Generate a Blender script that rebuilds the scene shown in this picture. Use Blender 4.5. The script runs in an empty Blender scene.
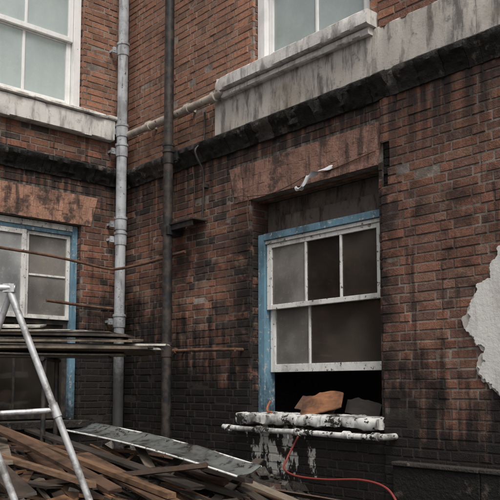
import bpy, math, random
from mathutils import Vector, Matrix, noise
random.seed(7)
scene=bpy.context.scene
D=bpy.data
# ------------------------------------------------------------ helpers
def link(o,parent=None):
    scene.collection.objects.link(o)
    if parent: o.parent=parent
    return o
def empty(name):
    e=D.objects.new(name,None); e.empty_display_size=.3
    return link(e)
class MB:
    def __init__(s): s.v=[];s.f=[];s.c=[];s.m=[]
    def add(s,vs,fs,col=(1,1,1),mi=0):
        b=len(s.v); s.v+= [tuple(p) for p in vs]; s.c+=[col]*len(vs)
        s.f+=[tuple(i+b for i in f) for f in fs]; s.m+=[mi]*len(fs)
    def obj(s,name,mats,parent=None,smooth=False,bevel=0):
        me=D.meshes.new(name); me.from_pydata(s.v,[],s.f); me.update()
        at=me.color_attributes.new('bcol','FLOAT_COLOR','POINT')
        flat=[]
        for c in s.c: flat+= [c[0],c[1],c[2],1.0]
        at.data.foreach_set('color',flat)
        if not isinstance(mats,(list,tuple)): mats=[mats]
        for m in mats: me.materials.append(m)
        me.polygons.foreach_set('material_index',s.m)
        if smooth: me.polygons.foreach_set('use_smooth',[True]*len(s.f))
        o=D.objects.new(name,me); link(o,parent)
        if bevel:
            b=o.modifiers.new('bevel','BEVEL'); b.width=bevel; b.segments=2; b.limit_method='ANGLE'
        return o
def PR(u,d,z): return (u,d,z)          # right wall : plane y=0, outside is -y
def PL(u,d,z): return (-d,-u,z)        # left wall : plane x=0, outside is +x
BOXF=[(0,1,3,2),(4,6,7,5),(0,4,5,1),(2,3,7,6),(0,2,6,4),(1,5,7,3)]
def wbox(mb,P,u0,u1,d0,d1,z0,z1,col=(1,1,1),mi=0,jit=0):
    vs=[]
    for u in(u0,u1):
        for d in(d0,d1):
            for z in(z0,z1):
                vs.append(P(u+random.uniform(-jit,jit),d+random.uniform(-jit,jit),z+random.uniform(-jit,jit)))
    fs=BOXF if P is PR else [f[::-1] for f in BOXF]
    mb.add(vs,fs,col,mi)
def obox(mb,c,ax,ay,az,col=(1,1,1),mi=0,jit=0):
    c=Vector(c);vs=[]
    for a in(-1,1):
        for b in(-1,1):
            for d in(-1,1):
                vs.append(c+ax*a+ay*b+az*d+Vector((random.uniform(-jit,jit),random.uniform(-jit,jit),random.uniform(-jit,jit))))
    mb.add(vs,BOXF,col,mi)
def recalc(o):
    import bmesh
    bm=bmesh.new(); bm.from_mesh(o.data); bmesh.ops.recalc_face_normals(bm,faces=bm.faces); bm.to_mesh(o.data); bm.free()
    return o
def smoothpts(pts,n=8):
    pts=[Vector(p) for p in pts]; out=[]
    for i in range(len(pts)-1):
        p0=pts[max(i-1,0)];p1=pts[i];p2=pts[i+1];p3=pts[min(i+2,len(pts)-1)]
        for k in range(n):
            t=k/n
            out.append(.5*((2*p1)+(-p0+p2)*t+(2*p0-5*p1+4*p2-p3)*t*t+(-p0+3*p1-3*p2+p3)*t**3))
    out.append(pts[-1]); return out
def tube(mb,pts,r,seg=20,col=(1,1,1),mi=0,cap=True):
    pts=[Vector(p) for p in pts]
    rs=r if isinstance(r,(list,tuple)) else [r]*len(pts)
    t=(pts[1]-pts[0]).normalized()
    a=Vector((0,0,1)) if abs(t.z)<.9 else Vector((1,0,0))
    n=t.cross(a).normalized(); vs=[];fs=[]
    for i,p in enumerate(pts):
        if i==0: tt=pts[1]-pts[0]
        elif i==len(pts)-1: tt=pts[-1]-pts[-2]
        else: tt=pts[i+1]-pts[i-1]
        if tt.length<1e-7: tt=t
        tt=tt.normalized(); n=(n-tt*n.dot(tt)).normalized(); b=tt.cross(n)
        for k in range(seg):
            an=2*math.pi*k/seg; vs.append(p+(n*math.cos(an)+b*math.sin(an))*rs[i])
        t=tt
    for i in range(len(pts)-1):
        for k in range(seg):
            k2=(k+1)%seg; fs.append((i*seg+k,i*seg+k2,(i+1)*seg+k2,(i+1)*seg+k))
    if cap:
        fs.append(tuple(range(seg))[::-1]); fs.append(tuple((len(pts)-1)*seg+k for k in range(seg)))
    mb.add(vs,fs,col,mi)
def autosmooth(o,ang=35):
    import bmesh
    bm=bmesh.new(); bm.from_mesh(o.data)
    bmesh.ops.recalc_face_normals(bm,faces=bm.faces)
    for f in bm.faces: f.smooth=True
    for e in bm.edges:
        if len(e.link_faces)==2 and e.calc_face_angle(0)>math.radians(ang): e.smooth=False
    bm.to_mesh(o.data); bm.free(); return o
# ------------------------------------------------------------ materials
class NT:
    def __init__(s,name):
        s.m=D.materials.new(name); s.m.use_nodes=True; s.t=s.m.node_tree; s.n=s.t.nodes; s.l=s.t.links
        s.b=s.n['Principled BSDF']; s.b.inputs['Specular IOR Level'].default_value=.3
        g=s.n.new('ShaderNodeNewGeometry'); s.pos=g.outputs['Position']
        sp=s.n.new('ShaderNodeSeparateXYZ'); s.l.new(s.pos,sp.inputs[0]); s.x,s.y,s.z=sp.outputs
    def set(s,inp,v):
        if hasattr(v,'links') : s.l.new(v,inp)
        else:
            try: inp.default_value=v
            except Exception: inp.default_value=(v[0],v[1],v[2],1)
    def math(s,op,a,b=0,c=None,clamp=False):
        n=s.n.new('ShaderNodeMath'); n.operation=op; n.use_clamp=clamp
        s.set(n.inputs[0],a); s.set(n.inputs[1],b)
        if c is not None: s.set(n.inputs[2],c)
        return n.outputs[0]
    def noise(s,scale,detail=3,rough=.55,vec=None,stretch=None,dist=0):
        n=s.n.new('ShaderNodeTexNoise'); n.inputs['Scale'].default_value=scale; n.inputs['Detail'].default_value=min(detail,4)
        n.inputs['Roughness'].default_value=rough; n.inputs['Distortion'].default_value=dist
        v=vec or s.pos
        if stretch:
            m=s.n.new('ShaderNodeMapping'); m.inputs['Scale'].default_value=stretch; s.l.new(v,m.inputs[0]); v=m.outputs[0]
        s.l.new(v,n.inputs['Vector']); return n.outputs['Fac']
    def ramp(s,v,a,b,lo=0,hi=1):
        n=s.n.new('ShaderNodeMapRange'); n.interpolation_type='SMOOTHSTEP'
        s.set(n.inputs[0],v); s.set(n.inputs[1],a); s.set(n.inputs[2],b); n.inputs[3].default_value=lo; n.inputs[4].default_value=hi
        return n.outputs[0]
    def mix(s,f,a,b,mode='MIX'):
        n=s.n.new('ShaderNodeMix'); n.data_type='RGBA'; n.blend_type=mode
        s.set(n.inputs[0],f)
        for i,v in((6,a),(7,b)):
            if hasattr(v,'links'): s.l.new(v,n.inputs[i])
            else: n.inputs[i].default_value=(v[0],v[1],v[2],1)
        return n.outputs[2]
    def attr(s,name='bcol'):
        n=s.n.new('ShaderNodeAttribute'); n.attribute_name=name; return n.outputs['Color']
    def bump(s,h,strength=.5,dist=.005):
        n=s.n.new('ShaderNodeBump'); n.inputs['Strength'].default_value=strength; n.inputs['Distance'].default_value=dist
        s.l.new(h,n.inputs['Height']); s.l.new(n.outputs[0],s.b.inputs['Normal'])
    def out(s,col,rough=.8,metal=0,spec=None):
        if hasattr(col,'links'): s.l.new(col,s.b.inputs['Base Color'])
        else: s.b.inputs['Base Color'].default_value=(*col,1)
        s.set(s.b.inputs['Roughness'],rough); s.b.inputs['Metallic'].default_value=metal
        if spec is not None: s.b.inputs['Specular IOR Level'].default_value=spec
        return s.m
SOOT_SHADE=(.011,.010,.0095)
def soot_shade_mask(n):
    """grime: black towards the foot of the walls, streaks below the cornice, round the burnt window, patches; plus gap shadow painted down the right jamb"""
    big=n.noise(.9,4,.6); med=n.noise(5,4,.7); st=n.noise(3,4,.6,stretch=(4,4,.35))
    H=n.math('SUBTRACT',2.42,n.math('MULTIPLY',n.x,.20))
    zz=n.math('ADD',n.z,n.math('MULTIPLY',n.math('SUBTRACT',big,.5),-1.9))
    zz=n.math('ADD',zz,n.math('MULTIPLY',n.math('SUBTRACT',st,.5),-1.8))
    zz=n.math('ADD',zz,n.math('MULTIPLY',n.math('SUBTRACT',med,.5),-1.4))
    low=n.ramp(n.math('SUBTRACT',zz,H),.60,-.30,0,.98)
    under=n.math('MULTIPLY',n.ramp(n.z,2.9,3.95),n.ramp(n.z,4.02,3.98))
    under=n.math('MULTIPLY',under,n.ramp(st,.35,.58,.3,.92))
    jamb=n.math('MULTIPLY',n.math('MULTIPLY',n.ramp(n.x,1.5,2.2),n.ramp(n.x,3.0,2.6)),n.ramp(n.z,3.7,3.0))
    jamb=n.math('MULTIPLY',jamb,n.ramp(med,.34,.50,.35,.96))
    gap_shade=n.math('MULTIPLY',n.math('MULTIPLY',n.ramp(n.x,4.12,3.9),n.ramp(n.x,3.7,3.8)),n.ramp(n.z,3.8,3.4))  # shadowed gap right of the window, painted as a dark vertical seam
    gap_shade=n.math('MULTIPLY',gap_shade,n.ramp(med,.36,.54,.3,.92))
    patch=n.math('MULTIPLY',n.ramp(big,.48,.64,0,.8),n.ramp(med,.38,.55,.3,1)); fine=n.ramp(med,.52,.68,0,.5)
    streak=n.math('MULTIPLY',n.ramp(st,.54,.68,0,.7),n.ramp(n.z,6.0,4.0,.25,1))
    patch=n.math('MULTIPLY',patch,n.ramp(n.z,4.9,4.1,.35,1))
    a=low
    for o in(under,patch,fine,jamb,streak,gap_shade): a=n.math('MAXIMUM',a,o)
    return a
def paint_splash(n,col):
    bx=n.math('MULTIPLY',n.ramp(n.x,2.15,2.4),n.ramp(n.x,3.3,2.7))
    bx2=n.math('MULTIPLY',bx,n.ramp(n.z,.70,.9))
    bx3=n.math('MULTIPLY',bx2,n.ramp(n.z,1.3,1.2))
    v=n.math('ADD',n.noise(8,4,.7,stretch=(1,1,.4)),n.math('MULTIPLY',bx3,.12))
    sp=n.math('MULTIPLY',n.ramp(v,.585,.64),n.ramp(bx3,.02,.2))
    return n.mix(n.math('MULTIPLY',sp,.88),col,(.46,.45,.42))
def m_brick():
    n=NT('old_brick'); c=n.attr()
    f=n.noise(45,4,.75); c=n.mix(1,c,n.mix(f,(.32,.32,.32),(1.8,1.76,1.7)),'MULTIPLY')
    pit=n.noise(120,2,.6); c=n.mix(n.ramp(pit,.6,.72,0,.6),c,(.05,.038,.033))
    lime=n.ramp(n.noise(18,4,.8),.50,.72,0,.5); c=n.mix(lime,c,(.27,.22,.18))
    s=soot_shade_mask(n); c=n.mix(s,c,SOOT_SHADE); c=paint_splash(n,c)
    h=n.math('ADD',n.math('MULTIPLY',f,.7),n.math('MULTIPLY',pit,.5)); n.bump(h,.9,.009)
    return n.out(c,n.ramp(s,.5,1,.88,.6),0,.3)
def m_mortar():
    n=NT('lime_mortar'); f=n.noise(40,4,.75)
    c=n.mix(f,(.13,.115,.10),(.50,.44,.38)); c=n.mix(n.ramp(n.noise(1.3,3),.40,.65,0,.7),c,(.11,.092,.08))
    c=n.mix(n.ramp(n.noise(9,3,.7),.45,.6,0,.55),c,(.13,.09,.072))
    s=n.math('MULTIPLY',soot_shade_mask(n),.95); c=n.mix(s,c,SOOT_SHADE); c=paint_splash(n,c); n.bump(f,.8,.008); return n.out(c,.95)
def m_lintel():
    n=NT('rubbed_brick'); c=n.attr(); f=n.noise(9,4,.7); g=n.noise(60,3,.6); st=n.noise(4,4,.65,stretch=(3,3,.5))
    c=n.mix(1,c,n.mix(f,(.45,.43,.41),(1.5,1.5,1.5)),'MULTIPLY')
    c=n.mix(n.ramp(n.noise(13,4,.7),.55,.72,0,.5),c,(.34,.28,.235))
    c=n.mix(n.ramp(n.noise(3.2,4,.75),.47,.62,0,.85),c,(.045,.036,.032))
    c=n.mix(n.ramp(st,.50,.66,0,.75),c,(.035,.028,.026))
    n.bump(n.math('ADD',g,f),.9,.008); return n.out(c,.9)
def m_stone(name='weathered_stone',base=(.54,.51,.46),dark=(.085,.078,.07),amt=.78,bd=.004):
    n=NT(name); st=n.noise(5,4,.7,stretch=(1.8,1.8,.4)); b=n.noise(2.0,4,.6); f=n.noise(50,3,.7); g=n.noise(13,4,.75)
    c=n.mix(b,tuple(x*.7 for x in base),base); c=n.mix(n.ramp(st,.47,.66,0,amt),c,dark)
    c=n.mix(n.ramp(b,.52,.72,0,.55),c,(.25,.20,.15)); c=n.mix(n.ramp(f,.6,.75,0,.4),c,dark); c=n.mix(n.ramp(g,.56,.72,0,amt*.8),c,dark)
    n.bump(n.math('ADD',n.math('ADD',n.math('MULTIPLY',f,.6),st),g),.7,bd); return n.out(c,.85)
def m_crust():
    n=NT('soot_crusted_stone'); f=n.noise(28,4,.75); b=n.noise(6,4,.7)
    c=n.mix(f,(.006,.006,.006),(.036,.033,.031)); c=n.mix(n.ramp(b,.57,.70,0,.75),c,(.17,.145,.125)); c=n.mix(1,c,n.attr(),'MULTIPLY')
    n.bump(n.math('ADD',f,b),1,.02); return n.out(c,.8)
def m_paint(name,base,chip=(.12,.10,.085),dirt=(.2,.19,.17),cthr=.64,rough=.5,dirtamt=.55,cs=22,low=None):
    n=NT(name); a=n.noise(cs,4,.75); b=n.noise(3.5,4,.65); s=n.noise(5,4,.65,stretch=(3,3,.6))
    c=n.mix(n.ramp(b,.42,.72,0,dirtamt),base,dirt); c=n.mix(n.ramp(s,.50,.7,0,dirtamt*.9),c,dirt)
    c=n.mix(n.ramp(a,cthr,cthr+.025),c,chip)
    if low: 
        zz=n.math('ADD',n.z,n.math('MULTIPLY',n.math('SUBTRACT',a,.5),1.2)); c=n.mix(n.ramp(zz,low[0],low[1],0,.93),c,(.022,.02,.019))
    n.bump(n.math('SUBTRACT',n.noise(90,2),n.ramp(a,cthr,cthr+.03)),.35,.003); return n.out(c,rough)
def m_rust(name,c1,c2,scale=12,rough=.75):
    n=NT(name); a=n.noise(scale,4,.7); b=n.noise(scale*4,3,.7)
    c=n.mix(n.ramp(a,.4,.62),c1,c2); c=n.mix(n.ramp(b,.6,.75,0,.7),c,(.02,.015,.012)); n.bump(b,.5,.003); return n.out(c,rough)
def m_glass(name,dust_sky,dcol=(.3,.3,.29),rough=.03,even=0):
    n=NT(name); t=n.t
    for x in list(n.n):
        if x.type=='BSDF_PRINCIPLED': n.n.remove(x)
    o=n.n['Material Output']
    fr=n.n.new('ShaderNodeFresnel'); fr.inputs[0].default_value=1.5
    tr=n.n.new('ShaderNodeBsdfTransparent'); tr.inputs[0].default_value=(.82,.85,.84,1)
    gl=n.n.new('ShaderNodeBsdfGlossy'); gl.inputs['Roughness'].default_value=rough
    df=n.n.new('ShaderNodeBsdfDiffuse')
    a=n.noise(2,2,.5); b=n.noise(26,4,.7)
    cc=n.mix(b,tuple(x*.88 for x in dcol),dcol); n.l.new(cc,df.inputs[0])
    bp=n.n.new('ShaderNodeBump'); bp.inputs['Strength'].default_value=.12; bp.inputs['Distance'].default_value=.02
    n.l.new(n.noise(2.5,1),bp.inputs['Height']); n.l.new(bp.outputs[0],gl.inputs['Normal'])
    m1=n.n.new('ShaderNodeMixShader'); n.l.new(fr.outputs[0],m1.inputs[0]); n.l.new(tr.outputs[0],m1.inputs[1]); n.l.new(gl.outputs[0],m1.inputs[2])
    m2=n.n.new('ShaderNodeMixShader'); lo,hi=(.85,1.05) if even else (.55,1.25)
    n.l.new(n.math('MULTIPLY',n.math('ADD',n.ramp(a,.35,.7,lo,hi),n.ramp(b,.5,.8,0,.05 if even else .35)),dust_sky,clamp=True),m2.inputs[0])
    n.l.new(m1.outputs[0],m2.inputs[1]); n.l.new(df.outputs[0],m2.inputs[2]); n.l.new(m2.outputs[0],o.inputs[0]); return n.m
def m_wood(name,gain=1):
    n=NT(name); c=n.attr()
    a=n.noise(6,4,.7,stretch=(1,7,7)); b=n.noise(3,4,.6)
    c=n.mix(1,c,n.mix(a,(.3*gain,.28*gain,.27*gain),(1.6*gain,1.6*gain,1.55*gain)),'MULTIPLY')
    c=n.mix(n.ramp(b,.44,.64,0,.8),c,(.028,.025,.023)); n.bump(a,.6,.004); return n.out(c,n.ramp(b,.4,.6,.75,.35))
MAT=dict(brick=m_brick(),mortar=m_mortar(),lintel=m_lintel(),stone=m_stone(),crust=m_crust(),
 white=m_paint('white_paint',(.80,.80,.78),cthr=.72,dirtamt=.2),
 oldwhite=m_paint('flaking_white_paint',(.72,.72,.69),cthr=.60,dirtamt=.55),
 blue=m_paint('blue_paint',(.14,.26,.34),chip=(.36,.36,.35),dirt=(.04,.06,.07),cthr=.585,dirtamt=.7,low=(1.8,1.1)),
 sillw=m_paint('splattered_sill',(.64,.64,.62),chip=(.03,.028,.026),dirt=(.09,.083,.075),cthr=.54,dirtamt=1.0,rough=.6,cs=9),
 wsill=m_stone('painted_stone_sill',(.74,.72,.68),(.14,.13,.12),.62),
 gpipe=m_paint('grey_painted_iron',(.44,.46,.48),chip=(.10,.08,.07),dirt=(.12,.12,.12),cthr=.62,rough=.45,dirtamt=.7,low=(3.0,1.5)),
 bpipe=m_rust('black_iron',(.020,.020,.022),(.06,.047,.038),9,.5),
 beige=m_paint('beige_pipe_paint',(.46,.41,.35),chip=(.09,.06,.05),dirt=(.14,.12,.10),cthr=.60,dirtamt=.7),
 rust=m_rust('rust',(.15,.08,.05),(.07,.042,.03)),
 plaster=m_stone('white_plaster',(.76,.75,.71),(.25,.23,.2),.3,.006),
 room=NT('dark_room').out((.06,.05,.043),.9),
 blind=NT('window_blind').out((.70,.74,.73),.9),
 gup=m_glass('upper_glass',.60,(.60,.68,.67),.03,1),gsky=m_glass('sky_painted_glass',.72,(.52,.53,.53),.03),  # pale matte colour on both paints in the sky reflection
 gdark=m_glass('dark_glass',.12,(.2,.17,.14)),gdust=m_glass('dusty_glass',.55,(.36,.34,.31)),gmid=m_glass('smoky_glass',.30,(.20,.165,.135)),
 wood=m_wood('timber'))
# ------------------------------------------------------------ brickwork
building=empty('brick_building')
BM=MB()
PAL=[((.205,.090,.060),4),((.170,.082,.058),4),((.125,.072,.058),3),((.255,.125,.080),2.5),((.062,.045,.040),2),((.205,.125,.092),2)]
def brickcol(kind):
    c=random.choices([p[0] for p in PAL],[p[1] for p in PAL])[0]
    k=random.uniform(.7,1.3)
    c=[x*k for x in c]
    if kind=='jamb':
        t=(.36,.18,.115); c=[c[i]*.35+t[i]*.65*k for i in range(3)]
    elif kind=='pier':
        t=(.215,.105,.077); c=[c[i]*.6+t[i]*.4 for i in range(3)]
    elif kind=='upper':
        t=(.32,.175,.118); c=[c[i]*.5+t[i]*.5 for i in range(3)]
    return tuple(c)
def lay(P,u0,u1,z0,z1,holes,kindf,doff=0,jitter=1):
    H=.075; j=.0115; row=0; z=z0
    while z<z1-.02:
        a0=z+j/2; a1=min(z+H-j/2,z1)
        u=u0-(.1125*.5+.05 if row%2 else 0)-( .0 if row%2 else .05)
        k=row%2
        spans=[]
        while u<u1:
            L=(.215 if (k%2==0) else .1025)+random.uniform(-.004,.004)
            spans.append((u,u+L)); u+=L+.0115; k+=1
        zc=(a0+a1)/2
        cuts=[(h[0],h[1]) for h in holes if h[2]<zc<h[3]]
        for (s0,s1) in spans:
            segs=[(max(s0,u0),min(s1,u1))]
            for (c0,c1) in cuts:
                ns=[]
                for (p,q) in segs:
                    if q<=c0 or p>=c1: ns.append((p,q)); continue
                    if p<c0: ns.append((p,c0))
                    if q>c1: ns.append((c1,q))
                segs=ns
            for (p,q) in segs:
                if q-p<.02: continue
                col=brickcol(kindf((p+q)/2,zc))
                dd=doff+random.gauss(0,.0022)*jitter
                if random.random()<.03: dd+=random.uniform(.003,.006)
                ch=random.uniform(.002,.006); r=lambda s=.0025: random.uniform(-s,s)
                b=[P(p,doff+.03,a0),P(q,doff+.03,a0),P(q,doff+.03,a1),P(p,doff+.03,a1)]
                rr=[(r(),r()) for _ in range(4)]
                cs=[(p,a0),(q,a0),(q,a1),(p,a1)]
                m=[P(cs[i][0]+rr[i][0],dd+ch,cs[i][1]+rr[i][1]) for i in range(4)]
                ins=[(ch,ch),(-ch,ch),(-ch,-ch),(ch,-ch)]
                tilt=[r(.0015) for _ in range(4)]
                fr=[P(cs[i][0]+rr[i][0]+ins[i][0],dd+tilt[i],cs[i][1]+rr[i][1]+ins[i][1]) for i in range(4)]
                fs=[]
                for o in(0,4):
                    for i in range(4):
                        i2=(i+1)%4; fs.append((o+i,o+i2,o+4+i2,o+4+i))
                fs.append((8,9,10,11))
                if P is PL: fs=[f[::-1] for f in fs]
                BM.add(b+m+fr,fs,col)
        z+=H; row+=1
MM=MB()
def mortar(P,u0,u1,z0,z1,holes,d):
    us=sorted(set([u0,u1]+[x for h in holes for x in h[:2] if u0<x<u1]))
    zs=sorted(set([z0,z1]+[x for h in holes for x in h[2:4] if z0<x<z1]))
    for i in range(len(us)-1):
        for k in range(len(zs)-1):
            uc=(us[i]+us[i+1])/2; zc=(zs[k]+zs[k+1])/2
            if any(h[0]<uc<h[1] and h[2]<zc<h[3] for h in holes): continue
            MM.add([P(us[i],d,zs[k]),P(us[i+1],d,zs[k]),P(us[i+1],d,zs[k+1]),P(us[i],d,zs[k+1])],[(0,1,2,3)])
TOP=7.275
RW_LO=(2.24,3.83,1.32,3.43); RW_UP=(2.28,3.76,4.60,6.45)
LW_LO=(.60,2.05,1.20,3.45); LW_UP=(.62,2.05,4.74,6.45)
RW3=(5.9,7.3,1.2,3.43); RW4=(5.9,7.3,4.60,6.45)
N1=(3.8795,3.945,3.225,3.375); N2=(3.8795,3.965,3.375,3.60)
holesR=[RW_LO,RW_UP,RW3,RW4]; holesL=[LW_LO,LW_UP]
linR=(1.97,3.865,3.43,3.80); linL=(.44,2.2,3.45,3.80); linR3=(5.6,7.6,3.43,3.80)
bandR=(1.70,8.2,4.20,4.60)
bandL=(.24,5,4.48,4.74)
PX=3.87
def kR(u,z):
    if z>4.6 and (2.06<u<2.28 or 3.76<u<3.96): return 'jamb'
    if u>PX: return 'pier'
    if z>4.2: return 'upper'
    return 'n'
def kL(u,z):
    if z>4.6: return 'jamb' if u<.62 and u>.36 else 'upper'
    return 'n'
lay(PR,0,PX,0,TOP,holesR+[linR,bandR],kR)
lay(PR,PX,8.2,0,TOP,holesR+[linR3,bandR,N1,N2],kR,doff=-.028)
lay(PL,0.0,5,0,TOP,holesL+[linL,bandL],kL)
mortar(PR,0,PX+.01,0,TOP,[RW_LO,RW_UP],.0055)
mortar(PR,PX+.01,8.2,0,TOP,[RW3,RW4,N1,N2],-.0225)
mortar(PL,0,5,0,TOP,holesL,.0055)
def reveal(wall,edge,side,z0,z1,dep):
    def P(u,d,z):
        return wall(edge-side*d, u, z)
    lay(P,0.03,dep,z0,z1,[],lambda u,z:'n',jitter=.6)
    MM.add([P(0.009,.0055,z0),P(dep,.0055,z0),P(dep,.0055,z1),P(0.009,.0055,z1)],[(0,1,2,3)])
for w,h in((PR,RW_LO),(PR,RW_UP),(PL,LW_LO),(PL,LW_UP),(PR,RW3),(PR,RW4)):
    reveal(w,h[0],1,h[2],h[3],.28); reveal(w,h[1],-1,h[2],h[3],.28)
    MM.add([w(h[0],.009,h[3]-.001),w(h[1],.009,h[3]-.001),w(h[1],.3,h[3]-.001),w(h[0],.3,h[3]-.001)],[(0,1,2,3)])
recalc(BM.obj('brick_courses',MAT['brick'],building))
MM.obj('mortar_wall',MAT['mortar'],building)
bd=MB(); wbox(bd,PR,-4,8.2,.32,6,TOP,TOP+.12); wbox(bd,PL,-.3,5,.02,4,TOP+.001,TOP+.119)
wbox(bd,PR,-.02,8.25,-.06,.319,TOP+.003,TOP+.13); wbox(bd,PL,.061,5.05,-.06,.02,TOP+.003,TOP+.13)
wbox(bd,PR,8.2,8.5,.012,6,0,TOP-.01); wbox(bd,PL,5.0,5.3,.012,4,0,TOP-.01)
wbox(bd,PR,-4,8.2,5.99,6.3,0,TOP-.01); wbox(bd,PL,-6,5,3.99,4.3,0,TOP-.01)
recalc(bd.obj('roof_and_returns',MAT['stone'],building))
nb=MB()
for i in range(6):
    z=3.20+.07*i; wbox(nb,PR,3.845,3.99,.010+random.uniform(-.004,.02),.12,z+.004,z+.066,(.7,.6,.55),0,.004)
recalc(nb.obj('broken_brick_recess',MAT['crust'],building))
# lintels of gauged brick
lm=MB()
def lintel(P,L,ff=-.006,tone=(.30,.175,.14)):
    u0,u1,z0,z1=L; n=int((u1-u0)/.078); mid=(u0+u1)/2
    for i in range(n):
        a=u0+(u1-u0)*i/n+.001; b=u0+(u1-u0)*(i+1)/n-.001
        sk=lambda u,z:u+(u-mid)*.10*((z-z0)/(z1-z0)-.5)
        k=random.uniform(.82,1.15); col=tuple(x*k for x in tone)
        mz=z0+(z1-z0)*(.36 if i%2 else .64)
        for (za,zb) in((z0+.001,mz-.0008),(mz+.0008,z1-.004)):
            j=[random.uniform(-.002,.002) for _ in range(6)]
            vs=[P(sk(a,za),ff+j[0],za+j[4]),P(sk(b,za),ff+j[1],za+j[5]),P(sk(b,zb),ff+j[2],zb),P(sk(a,zb),ff+j[3],zb)]
            bk=[P(sk(a,za),.1,za),P(sk(b,za),.1,za),P(sk(b,zb),.1,zb),P(sk(a,zb),.1,zb)]
            lm.add(vs+bk,[(0,1,2,3),(4,7,6,5),(0,4,5,1),(1,5,6,2),(2,6,7,3),(3,7,4,0)],col)
lintel(PR,linR,tone=(.255,.145,.112));lintel(PL,linL,tone=(.36,.20,.14));lintel(PR,linR3,-.034)
recalc(lm.obj('gauged_brick_lintels',MAT['lintel'],building,bevel=.002))
# stone band (blocks), sills
def rslab(mb,P,u0,u1,d0,z0,z1,back=.1,seed=0,amp=.006,chips=.012):
    n=max(3,int((u1-u0)/.03)); pr=[(back,z0),(d0+.012,z0),(d0,z0+.010),(d0,(z0+z1)/2),(d0,z1-.012),(d0+.014,z1),(back,z1)]
    vs=[];m=len(pr);fs=[]
    for i in range(n+1):
        u=u0+(u1-u0)*i/n
        for k,(d,z) in enumerate(pr):
            nd=noise.fractal(Vector((u*5,k*.7,seed)),1,2,3)*amp
            ch=max(0,noise.noise(Vector((u*11,k*2.1,seed+9)))-.15)*chips*3 if k in(1,2,4,5) else 0
            if k in(0,6): nd=0
            vs.append(P(u,d+nd+ch,z+nd*.5+(ch*.5 if k<3 else -ch*.5)*(1 if k not in(0,6) else 0)))
    for i in range(n):
        for k in range(m): fs.append((i*m+k,i*m+(k+1)%m,(i+1)*m+(k+1)%m,(i+1)*m+k))
    fs+=[tuple(range(m)),tuple(n*m+k for k in range(m))[::-1]]
    mb.add(vs,fs)
sb=MB(); u=1.73; s=0
while u<8.2:
    w=random.uniform(.75,1.15); e=min(u+w,8.2); s+=3
    rslab(sb,PR,u+.002,e-.002,-.040+random.uniform(-.003,.003),4.185,4.598,.05,s); u=e
autosmooth(recalc(sb.obj('stone_band',MAT['stone'],building)),30)
sl=MB()
for (a,b) in((1.87,3.85),(5.7,7.5)):
    rslab(sl,PR,a,b,-.15,4.603,4.735,.10,1+a); rslab(sl,PR,a+.03,b-.03,-.10,4.54,4.6025,.09,5+a)
rslab(sl,PL,.24,2.3,-.10,4.50,4.745,.10,21); rslab(sl,PL,.20,2.3,-.13,4.7455,4.79,.10,33); rslab(sl,PL,2.302,5,-.05,4.5,4.745,.1,41)
autosmooth(recalc(sl.obj('painted_stone_sills',MAT['wsill'],building)),30)
# cornice
co=MB()
prof=[(.02,3.965),(-.030,3.965),(-.035,4.00),(-.058,4.022),(-.066,4.05),(-.098,4.080),(-.120,4.105),(-.124,4.145),(-.10,4.165),(.02,4.195)]
def cornice(P,u0,u1,off=0):
    u=u0; drift=0
    while u<u1:
        w=random.uniform(.20,.235)*(1 if random.random()<.5 else .5); e=min(u+w,u1)
        g=random.uniform(.001,.003); drift=drift*.6+random.uniform(-.005,.005); dz=random.uniform(-.003,.003)
        k=random.choice([.6,.8,1,1.2,1.5])
        if random.random()<.08: k=2.6
        br=.45 if random.random()<.14 else 1
        pr=[(d*(br if d<-.09 else 1)+drift+(off if d<.02 else 0),z+dz) for d,z in prof]
        nseg=8; vs=[]
        for s in range(nseg+1):
            uu=u+g+(e-u-2*g)*s/nseg; endr=.004 if s in(0,nseg) else 0
            for (d,z) in pr:
                v=Vector((uu*16+ (50 if P is PL else 0),d*20,z*20)); nn=noise.fractal(v,1,2,4)*.017
                vs.append(P(uu,d+nn+(endr if d<0 else 0),z+nn*.7))
        m=len(pr); fs=[]
        for s in range(nseg):
            for i in range(m-1): fs.append((s*m+i,s*m+i+1,(s+1)*m+i+1,(s+1)*m+i))
            fs.append((s*m+m-1,s*m,(s+1)*m,(s+1)*m+m-1))
        fs.append(tuple(range(m))); fs.append(tuple(nseg*m+i for i in range(m))[::-1])
        co.add(vs,fs,(k,k*.97,k*.93)); u=e
cornice(PR,.0,3.87); cornice(PR,3.87,8.2,-.012); cornice(PL,.14,5)
autosmooth(recalc(co.obj('moulded_cornice',MAT['crust'],building)),50)
# ------------------------------------------------------------ windows
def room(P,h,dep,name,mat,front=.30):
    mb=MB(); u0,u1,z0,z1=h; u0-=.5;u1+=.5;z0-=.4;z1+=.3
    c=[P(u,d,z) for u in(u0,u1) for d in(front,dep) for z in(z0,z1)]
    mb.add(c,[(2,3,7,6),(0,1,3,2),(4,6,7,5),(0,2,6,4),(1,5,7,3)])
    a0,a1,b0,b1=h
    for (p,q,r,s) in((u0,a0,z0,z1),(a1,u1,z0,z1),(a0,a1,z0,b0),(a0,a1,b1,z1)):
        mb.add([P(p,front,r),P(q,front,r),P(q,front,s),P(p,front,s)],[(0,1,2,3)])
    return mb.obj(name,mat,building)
def pane(mb,P,u0,u1,z0,z1,d,mi):
    t=random.uniform(-.002,.002)
    mb.add([P(u0,d+t,z0),P(u1,d-t,z0),P(u1,d,z1),P(u0,d,z1)],[(0,1,2,3)],(1,1,1),mi)
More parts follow.
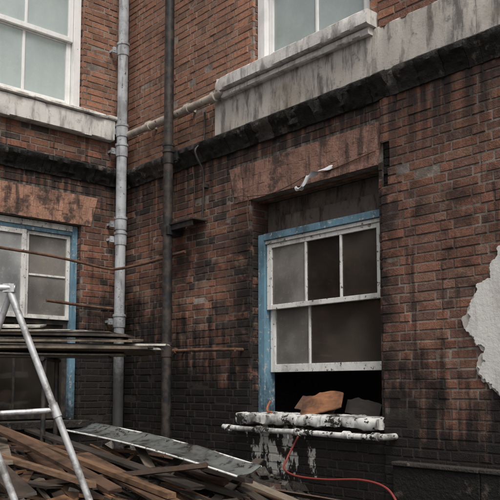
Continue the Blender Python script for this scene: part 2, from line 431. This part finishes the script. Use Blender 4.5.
def sash(fr,gl,P,u0,u1,z0,z1,d,vb,hb,st=.055,rt=.055,rb=.055,gm=None,bar=.022,mi=0):
    wbox(fr,P,u0,u0+st,d,d+.045,z0,z1,mi=mi); wbox(fr,P,u1-st,u1,d,d+.045,z0,z1,mi=mi)
    wbox(fr,P,u0+st+.0005,u1-st-.0005,d+.002,d+.043,z0,z0+rb,mi=mi); wbox(fr,P,u0+st+.0005,u1-st-.0005,d+.002,d+.043,z1-rt,z1,mi=mi)
    us=[u0+st]+list(vb)+[u1-st]; zs=[z0+rb]+list(hb)+[z1-rt]
    for b in vb: wbox(fr,P,b-bar/2,b+bar/2,d+.006,d+.038,z0+rb+.0005,z1-rt-.0005,mi=mi)
    for b in hb:
        for i in range(len(us)-1): wbox(fr,P,us[i]+bar/2,us[i+1]-bar/2,d+.009,d+.036,b-bar/2,b+bar/2,mi=mi)
    k=0
    for i in range(len(us)-1):
        for q in range(len(zs)-1):
            pane(gl,P,us[i],us[i+1],zs[q],zs[q+1],d+.022,gm[k%len(gm)]); k+=1
GL=[MAT['gup'],MAT['gdark'],MAT['gdust'],MAT['gmid'],MAT['gsky']]
# lower right window
fr=MB(); gl=MB()
wbox(fr,PR,2.245,2.335,.10,.24,1.345,3.085,mi=1)
wbox(fr,PR,3.765,3.825,.10,.24,1.345,3.085,mi=1)
wbox(fr,PR,2.336,3.764,.09,.24,3.02,3.085,mi=1)
wbox(fr,PR,2.336,3.764,.11,.22,2.985,3.018,mi=0)
sash(fr,gl,PR,2.345,3.76,2.34,2.983,.125,[2.86,3.29],[],gm=[2,1,3],rt=.04,rb=.045,st=.06)
sash(fr,gl,PR,2.345,3.76,1.735,2.375,.172,[2.86],[],gm=[2,3],rt=.03,rb=.075,st=.06)
wbox(fr,PR,2.246,3.824,.10,.15,3.405,3.43,mi=2)
recalc(fr.obj('sash_window_frame',[MAT['oldwhite'],MAT['blue'],MAT['rust']],building,bevel=.003))
gl.obj('sash_window_glass',GL,building)
tb=MB(); wbox(tb,PR,2.245,3.825,.235,.25,3.09,3.42); wbox(tb,PR,2.45,3.82,.20,.234,3.09,3.26)
recalc(tb.obj('transom_board',m_stone('dusty_board',(.13,.105,.09),(.02,.018,.016),.9),building))
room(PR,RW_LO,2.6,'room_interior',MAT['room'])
# upper right
fr=MB(); gl=MB()
wbox(fr,PR,2.285,2.385,.06,.2,4.737,6.44); wbox(fr,PR,3.66,3.755,.06,.2,4.737,6.44); wbox(fr,PR,2.386,3.659,.06,.2,4.737,4.80); wbox(fr,PR,2.386,3.659,.06,.2,6.38,6.44)
sash(fr,gl,PR,2.39,3.655,4.805,5.62,.12,[3.03],[],gm=[0],rb=.08,bar=.03)
sash(fr,gl,PR,2.39,3.655,5.60,6.375,.075,[3.03],[],gm=[0],bar=.03)
P=PL
wbox(fr,P,.625,.715,.06,.2,4.792,6.44); wbox(fr,P,1.96,2.045,.06,.2,4.792,6.44); wbox(fr,P,.716,1.959,.06,.2,4.792,4.83); wbox(fr,P,.716,1.959,.06,.2,6.38,6.44)
sash(fr,gl,P,.72,1.955,4.835,5.66,.12,[1.30],[],gm=[0],rb=.08,bar=.03)
sash(fr,gl,P,.72,1.955,5.62,6.375,.075,[1.30],[],gm=[0],bar=.03)
wbox(fr,PR,5.905,6.0,.06,.2,4.737,6.44); wbox(fr,PR,7.2,7.295,.06,.2,4.737,6.44)
sash(fr,gl,PR,6.0,7.2,4.74,5.62,.12,[6.6],[],gm=[0]); sash(fr,gl,PR,6.0,7.2,5.60,6.44,.075,[6.6],[],gm=[0])
wbox(fr,PR,5.905,6.0,.06,.2,1.21,3.42); wbox(fr,PR,7.2,7.295,.06,.2,1.21,3.42)
sash(fr,gl,PR,6.0,7.2,1.21,2.35,.12,[6.6],[],gm=[2]); sash(fr,gl,PR,6.0,7.2,2.33,3.42,.075,[6.6],[],gm=[3])
recalc(fr.obj('upper_window_frames',MAT['white'],building,bevel=.004)); gl.obj('upper_window_glass',GL,building)
bl=MB()
for P,h in((PR,RW_UP),(PL,LW_UP),(PR,RW4)):
    n=60
    for i in range(n):
        a=h[0]+(h[1]-h[0])*i/n; b=h[0]+(h[1]-h[0])*(i+1)/n
        f=lambda u:.225+.006*math.sin(u*40)
        bl.add([P(a,f(a),h[2]),P(b,f(b),h[2]),P(b,f(b),h[3]),P(a,f(a),h[3])],[(0,1,2,3)])
bl.obj('window_blinds',MAT['blind'],building,smooth=True)
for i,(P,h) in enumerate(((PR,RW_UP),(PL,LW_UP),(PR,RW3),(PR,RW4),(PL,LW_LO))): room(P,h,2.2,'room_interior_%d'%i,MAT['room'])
# lower left window
fr=MB(); gl=MB()
wbox(fr,PL,.605,.672,.08,.22,1.225,3.44,mi=1); wbox(fr,PL,1.98,2.045,.08,.22,1.225,3.44,mi=1)
wbox(fr,PL,.673,1.979,.075,.22,3.375,3.44,mi=0); wbox(fr,PL,.673,1.979,.09,.22,3.33,3.373,mi=1)
sash(fr,gl,PL,.675,1.22,2.35,3.328,.12,[],[2.84],gm=[2,2],st=.04,rt=.04,rb=.045)
sash(fr,gl,PL,1.225,1.975,2.35,3.328,.09,[],[],gm=[4],st=.05)
sash(fr,gl,PL,.675,1.975,1.24,2.348,.15,[1.3],[],gm=[1,1],st=.05,mi=2)
recalc(fr.obj('casement_window_frame',[MAT['oldwhite'],MAT['blue'],MAT['bpipe']],building,bevel=.003)); gl.obj('casement_window_glass',GL,building)
# lower sills : stone with a thick crust of spilt paint
ls=MB(); vs=[];fs=[]; n=140; pr=[(.236,1.25),(-.07,1.25),(-.095,1.262),(-.10,1.30),(-.098,1.325),(-.08,1.343),(-.03,1.350),(.05,1.352),(.15,1.352),(.236,1.35)]; m=len(pr)
for i in range(n+1):
    u=2.13+(3.865-2.13)*i/n
    for k,(d,z) in enumerate(pr):
        a=noise.fractal(Vector((u*9,k*.5,2)),1,2,4)*.014; b=noise.fractal(Vector((u*9,k*.4,7)),1,2,4)*.014
        vs.append((u,d+(a if 0<k<9 else 0),z+(b if 0<k<9 else 0)))
for i in range(n):
    for k in range(m): fs.append((i*m+k,i*m+(k+1)%m,(i+1)*m+(k+1)%m,(i+1)*m+k))
fs+=[tuple(range(m)),tuple(n*m+k for k in range(m))[::-1]]
ls.add(vs,fs)
autosmooth(recalc(ls.obj('window_sill',MAT['sillw'],building)),60)
ls=MB(); wbox(ls,PL,.5,2.15,-.08,.25,1.14,1.222,(1.5,1.4,1.3)); wbox(ls,PR,5.8,7.4,-.1,.12,1.12,1.208)
recalc(ls.obj('stone_sill_lower',MAT['crust'],building,bevel=.008))
pl=MB(); u=4.0
while u<8.2:
    w=random.uniform(.5,.8); wbox(pl,PR,u,min(u+w,8.2)-.004,-.09+random.uniform(-.006,.006),.02,.02,.985+random.uniform(-.006,.006),(.5,.48,.46))
    wbox(pl,PR,u,min(u+w,8.2)-.004,-.11+random.uniform(-.006,.006),.02,.988,1.02,(2.0,1.9,1.8)); u+=w
recalc(pl.obj('plinth',MAT['crust'],building,bevel=.008))
# plaster patch
pts=[(5.0,2.62),(4.90,2.50),(4.86,2.37),(4.74,2.27),(4.67,2.14),(4.645,2.02),(4.72,1.92),(4.80,1.86),(4.73,1.74),(4.80,1.64),(4.88,1.57),(5.0,1.50),(5.15,1.52),(5.25,1.8),(5.2,2.1),(5.28,2.4),(5.15,2.6)]
def rough_outline(pts,it=4,amp=.28):
    for _ in range(it):
        q=[]
        for i,p in enumerate(pts):
            r=pts[(i+1)%len(pts)]; L=math.hypot(r[0]-p[0],r[1]-p[1]); q.append(p)
            k=random.uniform(-amp,amp)*L; nx,nz=-(r[1]-p[1])/L,(r[0]-p[0])/L
            q.append(((p[0]+r[0])/2+nx*k,(p[1]+r[1])/2+nz*k))
        pts=q; amp*=.95
    return pts
def slab(name,P,pts,d0,d1,mat,parent=None):
    from mathutils.geometry import tessellate_polygon
    mb=MB(); n=len(pts); tri=tessellate_polygon([[Vector((a,b,0)) for a,b in pts]])
    vs=[P(a,d0,b) for a,b in pts]+[P(a,d1,b) for a,b in pts]
    fs=[tuple(t) for t in tri]+[tuple(i+n for i in t) for t in tri]
    for i in range(n): fs.append((i,(i+1)%n,n+(i+1)%n,n+i))
    mb.add(vs,fs); return recalc(mb.obj(name,mat,parent))
slab('plaster_base_coat',PR,rough_outline([(4.97+(a-4.97)*1.05,2.05+(b-2.05)*1.03) for a,b in pts],3,.3),-.040,-.024,MAT['stone'],building)
slab('plaster_patch',PR,rough_outline(pts,4,.33),-.052,-.030,MAT['plaster'],building)
# ------------------------------------------------------------ pipes
def drainpipe(name,x,y,r,zlo,zhi,mat,collars,axis):
    mb=MB(); tube(mb,[(x,y,zlo),(x,y,zhi)],r,28)
    for z in collars:
        R=r*1.28
        tube(mb,[(x,y,z-.075),(x,y,z-.07),(x,y,z-.035),(x,y,z+.05),(x,y,z+.055),(x,y,z+.08),(x,y,z+.085)],[r*1.02,r*1.12,r*1.16,r*1.16,R,R,r*1.05],28)
        if axis=='x':
            obox(mb,(x,y+r*.9,z),Vector((r*1.75,0,0)),Vector((0,.012,0)),Vector((0,0,.035)))
            for s in(-1,1): obox(mb,(x+s*r*1.5,y/2+r*.4,z),Vector((.012,0,0)),Vector((0,abs(y)/2-r*.4+.01,0)),Vector((0,0,.014)))
        else:
            obox(mb,(x-r*.9,y,z),Vector((.012,0,0)),Vector((0,r*1.75,0)),Vector((0,0,.035)))
            for s in(-1,1): obox(mb,(x/2-r*.4,y+s*r*1.5,z),Vector((abs(x)/2-r*.4+.01,0,0)),Vector((0,.012,0)),Vector((0,0,.014)))
    return autosmooth(mb.obj(name,mat))
drainpipe('drainpipe',.14,-.165,.062,.3,TOP-.2,MAT['gpipe'],[5.62,4.62,4.38,3.50,3.32,2.35],'y')
drainpipe('drainpipe',1.10,-.175,.052,.3,TOP-.2,MAT['bpipe'],[4.15,4.08,1.98],'x')
mb=MB(); tube(mb,[(.20,-.10,4.58),(1.0,-.10,4.575),(1.75,-.10,4.58),(1.90,-.10,4.60),(1.95,-.03,4.62)],.042,20)
for x in(.62,1.35,1.8): tube(mb,[(x-.03,-.10,4.578),(x-.028,-.10,4.578),(x+.028,-.10,4.578),(x+.03,-.10,4.578)],[.045,.056,.056,.045],20); obox(mb,(x,-.05,4.578),Vector((.01,0,0)),Vector((0,.05,0)),Vector((0,0,.02)))
autosmooth(mb.obj('waste_pipe',MAT['beige']))
mb=MB(); tube(mb,smoothpts([(.09,-1.9,3.06),(.09,-1.0,3.03),(.10,-.35,2.965),(.30,-.24,2.95),(.7,-.12,2.99),(1.30,-.09,3.03)],6),.016,12)
autosmooth(mb.obj('rusty_pipe',MAT['rust']))
mb=MB(); tube(mb,smoothpts([(.06,-1.05,2.54),(.06,-.5,2.51),(.07,-.10,2.50)],4),.018,12); tube(mb,[(.07,-.12,2.50),(.0,-.12,2.50)],.018,12)
autosmooth(mb.obj('rusty_pipe',MAT['rust']))
mb=MB(); tube(mb,[(1.14,-.12,1.975),(1.6,-.11,1.97),(2.13,-.10,1.955)],.017,12); tube(mb,[(2.11,-.10,1.956),(2.13,-.03,1.956),(2.13,.02,1.956)],.017,12)
tube(mb,[(1.16,-.12,1.975),(1.20,-.12,1.975)],.030,12)
autosmooth(mb.obj('rusty_pipe',MAT['rust']))
mb=MB(); obox(mb,(1.28,-.10,3.335),Vector((.30,0,0)),Vector((0,.095,0)),Vector((0,0,.012)),(1.5,)*3); obox(mb,(1.28,-.17,3.30),Vector((.26,0,0)),Vector((0,.01,0)),Vector((0,0,.035)))
obox(mb,(1.10,-.12,3.27),Vector((.07,0,0)),Vector((0,.10,0)),Vector((0,0,.05)))
recalc(mb.obj('iron_bracket',MAT['bpipe'],bevel=.005))
mb=MB(); tube(mb,smoothpts([(1.55,-.03,4.50),(1.56,-.05,4.2),(1.555,-.16,4.05),(1.56,-.06,3.85),(1.56,-.05,3.6),(1.55,-.06,3.34)],6),.011,10)
for z in(3.7,): obox(mb,(1.56,-.025,z),Vector((.03,0,0)),Vector((0,.03,0)),Vector((0,0,.02)))
autosmooth(mb.obj('lead_conduit',MAT['bpipe']))
mb=MB(); zz=1.205; tube(mb,smoothpts([(2.04,-.17,zz+.01),(2.3,-.17,zz),(2.7,-.17,zz-.004),(3.1,-.17,zz),(3.5,-.17,zz-.006),(3.93,-.17,zz-.006)],4),.024,18)
for x in(2.12,2.55,3.05,3.6,3.9): tube(mb,[(x-.03,-.17,zz),(x+.03,-.17,zz)],.033,18); obox(mb,(x,-.09,zz),Vector((.01,0,0)),Vector((0,.09,0)),Vector((0,0,.012)))
tube(mb,[(3.91,-.17,zz),(3.97,-.17,zz),(3.98,-.12,zz),(3.98,.01,zz)],.026,16)
for _ in range(5):
    u=random.uniform(2.3,3.6); L=random.uniform(.01,.05); r=random.uniform(.003,.006)
    tube(mb,[(u,-.175,zz-.01),(u,-.176,zz-.022-L*.5),(u,-.176,zz-.022-L)],[r*1.3,r,r*.5],8)
autosmooth(mb.obj('service_pipe',MAT['sillw']))
hs=NT('red_hose').out((.20,.04,.032),.5)
mb=MB(); tube(mb,smoothpts([(2.98,-.10,1.16),(2.97,-.15,1.08),(2.96,-.22,.97),(3.03,-.32,.90),(3.25,-.40,.865),(3.6,-.43,.87),(3.95,-.44,.90),(4.2,-.47,.88),(4.35,-.52,.80),(4.5,-.6,.62),(4.6,-.8,.35)],8),.009,12)
mb.obj('red_hose',hs,smooth=True)
mb=MB(); tube(mb,smoothpts([(2.23,-.03,3.46),(2.34,-.06,3.44),(2.6,-.05,3.42),(2.85,-.05,3.45),(3.05,.0,3.52),(3.3,-.01,3.50),(3.82,-.02,3.55)],8),.005,8)
tube(mb,smoothpts([(2.0,-.012,3.50),(2.23,-.03,3.46),(2.25,-.05,3.3),(2.27,-.04,3.1)],6),.004,8)
tube(mb,smoothpts([(1.36,-.04,3.95),(1.38,-.03,3.7),(1.345,-.03,3.36)],6),.004,8)
mb.obj('loose_cable',NT('cable').out((.10,.06,.045),.6),smooth=True)
mb=MB(); path=smoothpts([(3.34,-.015,3.52),(3.22,-.06,3.50),(3.12,-.09,3.46),(3.05,-.10,3.40),(2.98,-.06,3.38),(2.93,-.07,3.40)],8); vs=[];fs=[]
for i,p in enumerate(path):
    a=i*.16; w=.030*(1+.5*math.sin(i*.7))*(.4+.6*math.sin(math.pi*i/(len(path)-1))); dv=Vector((.2*math.cos(a),math.sin(a)*.7,math.cos(a))).normalized()*w
    vs+=[p-dv,p+dv*.2+Vector((0,-.01,0)),p+dv]
for i in range(len(path)-1):
    for k in(0,1): fs.append((i*3+k,i*3+k+1,i*3+k+4,i*3+k+3))
mb.add(vs,fs); mb.obj('torn_plastic_strip',NT('plastic').out((.62,.64,.66),.3),smooth=True)
def chunkboard(name,c,L,W,T,rot,col):
    mb=MB(); M=Matrix.Rotation(rot[2],3,'Z')@Matrix.Rotation(rot[1],3,'Y')@Matrix.Rotation(rot[0],3,'X'); n=10
    c=Vector(c)
    top=[(-L/2+L*i/n,W/2*(.4+.6*math.sin(math.pi*min(1,(i+2)/n*.8)))+random.uniform(-.012,.012)) for i in range(n+1)]; bot=[(L/2-L*i/n,-W/2+random.uniform(-.006,.006)) for i in range(n+1)]
    o=top+bot; vs=[c+M@Vector((a,b,T/2)) for a,b in o]+[c+M@Vector((a,b,-T/2)) for a,b in o]; m=len(o)
    fs=[tuple(range(m)),tuple(range(m,2*m))[::-1]]+[(i,(i+1)%m,m+(i+1)%m,m+i) for i in range(m)]
    mb.add(vs,fs,col); return recalc(mb.obj(name,MAT['wood']))
chunkboard('plywood_offcut',(3.10,.08,1.455),.46,.21,.014,(1.0,-.22,.1),(.30,.14,.075))
chunkboard('plywood_offcut',(2.95,.18,1.43),.5,.17,.012,(.9,.12,-.1),(.14,.08,.055))
chunkboard('plywood_offcut',(3.5,.17,1.42),.35,.14,.012,(1.3,.1,.1),(.035,.03,.027))
mb=MB(); tube(mb,smoothpts([(2.50,.02,1.46),(2.49,-.01,1.40),(2.54,-.05,1.365),(2.62,-.075,1.362)],6),.011,10); mb.obj('bent_copper_pipe',NT('copper').out((.30,.11,.06),.5,.0),smooth=True)
# ------------------------------------------------------------ ground, rubble
gm=NT('ground_mat'); gm=gm.out(gm.mix(gm.noise(3,4,.7),(.03,.028,.026),(.11,.10,.095)),.9)
mb=MB(); mb.add([(-300,-300,0),(300,-300,0),(300,300,0),(-300,300,0)],[(0,1,2,3)]); mb.obj('ground',gm)
def ss(a,b,x):
    t=max(0,min(1,(x-a)/(b-a))); return t*t*(3-2*t)
def hgt(x,y):
    r=math.hypot(max(0,x-1.8)/3.6,max(0,-y-1.7)/2.6)
    base=.88*(1-ss(.15,1.15,r))+.16*ss(1.6,.3,x)*ss(-.6,-1.6,y)
    base*= 1-.22*ss(1.8,4,x)*ss(-1.2,-.1,y)
    return max(0,base+ .07*noise.fractal(Vector((x*1.7,y*1.7,0)),1,2,4)*(base>.05))
rb=MB(); NX,NY=150,130; vs=[];fs=[]
for i in range(NX+1):
    for k in range(NY+1):
        x=.01+6.2*i/NX; y=-.01-4.6*k/NY; h=hgt(x,y)
        vs.append((x,y,h+.035*noise.fractal(Vector((x*9,y*9,3)),1,2,3)*(h>.02)-.01))
for i in range(NX):
    for k in range(NY):
        a=i*(NY+1)+k; fs.append((a,a+1,a+NY+2,a+NY+1))
rb.add(vs,fs,(.03,.027,.025))
for _ in range(3600):
    x=random.uniform(.1,5.6); y=-random.uniform(.08,4.2); h=hgt(x,y)
    if h<.05 and random.random()<.7: continue
    s=random.choice([.012,.015,.02,.03,.03,.04,.06]); M=Matrix.Rotation(random.uniform(0,6.3),3,'Z')@Matrix.Rotation(random.gauss(0,.4),3,'X')@Matrix.Rotation(random.gauss(0,.4),3,'Y')
    k=random.uniform(.3,1.0); col=random.choice([(.10*k,.052*k,.04*k),(.05*k,.045*k,.04*k),(.03*k,.028*k,.026*k),(.04*k,.035*k,.03*k),(.04*k,.035*k,.03*k),(.17*k,.16*k,.145*k)])
    obox(rb,(x,y,h+s*.2),M@Vector((s*random.uniform(.8,1.2),0,0)),M@Vector((0,s*random.uniform(.45,.8),0)),M@Vector((0,0,s*random.uniform(.3,.5))),col,0,s*.18)
def m_rub():
    n=NT('rubble_mat'); c=n.attr(); f=n.noise(30,4,.7); c=n.mix(1,c,n.mix(f,(.3,.3,.3),(1.8,1.75,1.7)),'MULTIPLY'); n.bump(f,1,.02); return n.out(c,.65)
recalc(rb.obj('rubble_pile',m_rub()))
tm=MB()
WC=[(.085,.05,.034),(.135,.075,.046),(.055,.038,.030),(.22,.12,.068),(.075,.062,.052),(.24,.20,.155),(.04,.032,.028),(.17,.09,.052)]
def plank(mb,c,yaw,pitch,roll,L,W,T,col,warp=.02):
    M=Matrix.Rotation(yaw,3,'Z')@Matrix.Rotation(pitch,3,'Y')@Matrix.Rotation(roll,3,'X'); n=8; vs=[];fs=[]
    wb=random.uniform(-warp,warp); c=Vector(c)
    for i in range(n+1):
        t=-1+2*i/n; j=random.uniform(-.0015,.0015)
        ex=random.uniform(-.05,.05) if i in(0,n) else 0
        for (b,d) in((-1,-1),(1,-1),(1,1),(-1,1)):
            e2=random.uniform(-.008,.008) if i in(0,n) else 0
            vs.append(c+M@Vector((t*L/2+ex+e2,b*W/2+j,d*T/2+wb*(1-t*t))))
    for i in range(n):
        for k in range(4): fs.append((i*4+k,i*4+(k+1)%4,(i+1)*4+(k+1)%4,(i+1)*4+k))
    fs+= [(0,1,2,3),tuple(n*4+k for k in(3,2,1,0))]
    mb.add(vs,fs,col)
for i in range(210):
    x=random.uniform(.9,3.9); y=-random.uniform(.9,3.3); L=random.choice([.4,.7,1.1,1.6,2.2,2.6])*random.uniform(.85,1.1); yaw=random.gauss(.02,.24)
    if random.random()<.18: yaw+=random.choice([-1,1])*random.uniform(.5,1.3)
    dx=math.cos(yaw)*L*.4; dy=math.sin(yaw)*L*.4
    if x-abs(dx)*1.25<.12 or y+abs(dy)>-.25: continue
    h0=hgt(x-dx,y-dy); h1=hgt(x+dx,y+dy)
    pit=math.atan2(h0-h1,.8*L)
    z=max((h0+h1)/2,hgt(x,y)-.02)+random.uniform(.0,.09)
    k=random.uniform(.55,1.15); c=random.choice(WC)
    plank(tm,(x,y,z),yaw,pit+random.gauss(0,.035),random.gauss(0,.2),L,random.choice([.015,.025,.04,.05,.08,.10,.15]),random.choice([.010,.014,.018,.022,.035]),tuple(v*k for v in c))
def between(mb,a,b,W,T,col,roll=0):
    a=Vector(a);b=Vector(b);d=b-a; plank(mb,(a+b)/2,math.atan2(d.y,d.x),-math.atan2(d.z,math.hypot(d.x,d.y)),roll,d.length,W,T,col,.015)
between(tm,(1.2,-2.15,1.27),(3.45,-2.25,.93),.10,.03,(.10,.06,.04),.1)
between(tm,(1.0,-2.0,1.24),(3.6,-1.95,.90),.07,.035,(.17,.10,.06))
between(tm,(1.5,-2.5,1.24),(3.2,-2.75,.93),.14,.02,(.065,.048,.038),.15)
between(tm,(1.1,-1.7,1.20),(3.5,-1.62,.90),.12,.022,(.05,.04,.034))
between(tm,(1.6,-2.7,1.20),(3.3,-2.35,.97),.05,.035,(.20,.125,.08))
between(tm,(.9,-1.9,1.16),(2.6,-2.6,1.06),.09,.02,(.17,.14,.11),.1)
between(tm,(2.2,-1.8,1.05),(4.2,-2.05,.78),.15,.018,(.12,.07,.045),.1)
recalc(tm.obj('timber_debris',MAT['wood'],bevel=.002))
# long buckled sheet
mb=MB(); A=Vector((1.40,-1.38,1.20)); B=Vector((3.72,-1.34,.99)); n=60; m=12; vs=[];fs=[]
ax=(B-A).normalized(); sd=Vector((0,0,1)).cross(ax).normalized(); up=ax.cross(sd)
for i in range(n+1):
    t=i/n; p=A.lerp(B,t)+up*(.03*math.sin(t*3.1)+.012*noise.noise(Vector((t*5,0,0))))
    for k in range(m+1):
        s=k/m-.5; w=.30*(1-.25*t)
        vs.append(p+sd*(s*w)+up*(.03*(s*2)**2*(1-.4*t)+.010*noise.fractal(Vector((t*9,s*2,1)),1,2,3)+.05*s))
for i in range(n):
    for k in range(m): a=i*(m+1)+k; fs.append((a,a+1,a+m+2,a+m+1))
mb.add(vs,fs)
o=mb.obj('buckled_metal_sheet',m_paint('zinc_sheet',(.13,.14,.135),chip=(.03,.027,.024),dirt=(.035,.032,.03),cthr=.56,rough=.28,dirtamt=.95,cs=7),smooth=True)
sm=o.modifiers.new('t','SOLIDIFY'); sm.thickness=.008
mb=MB()
for sgn,hh in((1,.055),(-1,.005)):
    tube(mb,[A.lerp(B,i/20)+sd*(sgn*.15*(1-.25*i/20))+up*(.03*math.sin(i/20*3.1)+.03*(1-.4*i/20)+hh-.03) for i in range(21)],.008,8)
mb.obj('metal_sheet_rolled_edge',MAT['oldwhite'],smooth=True).parent=o
# stack of boards on trestle
bs=empty('stack_of_boards')
mb=MB(); Rv=Vector((.668,.744,0)); Fv=Vector((-.744,.668,0)); end=Vector((1.88,-.88,0))
z=1.865
cols=[(.10,.085,.07),(.40,.37,.33),(.16,.13,.10),(.55,.53,.49),(.07,.06,.05),(.58,.56,.52),(.22,.18,.14),(.60,.58,.54)]
offs=[-.42,-.25,-.05,.05,-.02,.08,-.10,-.3,-.18,-.5,-.35,-.6]
for i in range(12):
    T=random.choice([.010,.014,.018,.024]); L=random.uniform(1.5,2.3); off=offs[i]; ya=math.atan2(.744,.668)+random.gauss(0,.05)
    z+=T/2+random.uniform(.002,.007); c=end+Rv*(off-L/2)+Fv*random.uniform(-.10,.10)
    plank(mb,(c.x,c.y,z),ya,random.gauss(0,.008)+.010,random.gauss(.02,.03),L,random.uniform(.3,.6),T,cols[i%8],.010); z+=T/2
for off,zz2,pp in((-1.45,.025,.05),(-1.7,.055,.02)):
    c=end+Rv*off; plank(mb,(c.x,c.y,z+zz2),math.atan2(.744,.668)+.08,pp,.12,1.3,.32,.018,(.66,.65,.61),.02)
o=mb.obj('boards',MAT['wood'],bs); recalc(o)
mb=MB()
for q in(-.95,-1.75):
    for s in(-.22,.22):
        c=end+Rv*q+Fv*s; tube(mb,[(c.x,c.y,.3),(c.x,c.y,1.84)],.022,14)
    a=end+Rv*q+Fv*-.3; b=end+Rv*q+Fv*.3; tube(mb,[(a.x,a.y,1.845),(b.x,b.y,1.845)],.02,14)
autosmooth(mb.obj('trestle_legs',MAT['bpipe'],bs))
# ------------------------------------------------------------ aluminium trestle ladder
al=NT('aluminium'); al=al.out(al.mix(al.ramp(al.noise(12,4,.7),.42,.68),(.60,.61,.62),(.24,.23,.22)),al.ramp(al.noise(14,4),.3,.7,.35,.6),.5)
mb=MB(); Cc=Vector((7.694,-4.9,0))
def W(r,f,z): return Cc+Rv*r+Fv*f+Vector((0,0,z))
def ra(z): return -1.28+.405*(2.11-z)
for (dr,ff) in((0,4.0),(-.36,3.92)):
    tube(mb,[W(ra(2.14)+dr,ff,2.14),W(ra(.02)+dr,ff-.0,.02)],.0185,16)
    tube(mb,[W(ra(.05)+dr,ff,.05),W(ra(.0)+dr,ff,0.0)],.025,16)
for z in(1.475,.88,.3):
    tube(mb,[W(ra(z),4.0,z),W(ra(z)-.36,3.92,z-.02)],.014,14)
    for (dr,ff) in((0,4.0),(-.36,3.92)):
        tube(mb,[W(ra(z+.035)+dr,ff,z+.035),W(ra(z-.035)+dr,ff,z-.035)],.024,16)
for (dr,ff) in((0,4.03),(-.36,3.95)):
    tube(mb,[W(-1.28+dr,ff+.02,2.13),W(-2.05+dr,ff+.25,.02)],.017,16)
for z in(1.6,1.0,.4):
    k=(2.13-z)/2.11; tube(mb,[W(-1.28-.77*k,4.05+.23*k,z),W(-1.64-.77*k,3.97+.23*k,z)],.012,12)
tube(mb,[W(-1.25,4.0,2.12),W(-1.72,3.9,2.12)],.018,14)
c=W(-1.28,4.0,2.12); obox(mb,c,Rv*.03,Fv*.022,Vector((0,0,.022)))
autosmooth(mb.obj('trestle_ladder',al))
# ------------------------------------------------------------ light
w=D.worlds.new('World'); scene.world=w; w.use_nodes=True; nt=w.node_tree
sky=nt.nodes.new('ShaderNodeTexSky'); sky.sky_type='NISHITA'; sky.sun_disc=False
az=math.radians(118); el=math.radians(55)
sky.sun_elevation=el; sky.sun_rotation=az; sky.dust_density=6; sky.air_density=1; sky.ozone_density=1
hs_=nt.nodes.new('ShaderNodeHueSaturation'); hs_.inputs['Saturation'].default_value=.3
nt.links.new(sky.outputs[0],hs_.inputs['Color']); bg=nt.nodes['Background']; nt.links.new(hs_.outputs[0],bg.inputs[0]); bg.inputs[1].default_value=.15
sun=D.lights.new('sun','SUN'); sun.energy=1.5; sun.angle=math.radians(20); sun.color=(1,.94,.86)
sun.energy=1.5
so=D.objects.new('sun',sun); link(so)
sdv=Vector((math.sin(az)*math.cos(el),math.cos(az)*math.cos(el),math.sin(el)))
so.rotation_euler=sdv.to_track_quat('Z','Y').to_euler()
# ------------------------------------------------------------ camera
cam=D.cameras.new('camera'); cam.sensor_width=36; cam.lens=36*757/500; cam.shift_y=.14; cam.clip_end=1000
co_=D.objects.new('camera',cam); link(co_); co_.location=(7.694,-4.90,1.6)
co_.rotation_euler=(math.radians(95),0,math.atan2(.744,.668)); scene.camera=co_
scene.view_settings.view_transform='Standard'; scene.view_settings.look='None'; scene.view_settings.exposure=0
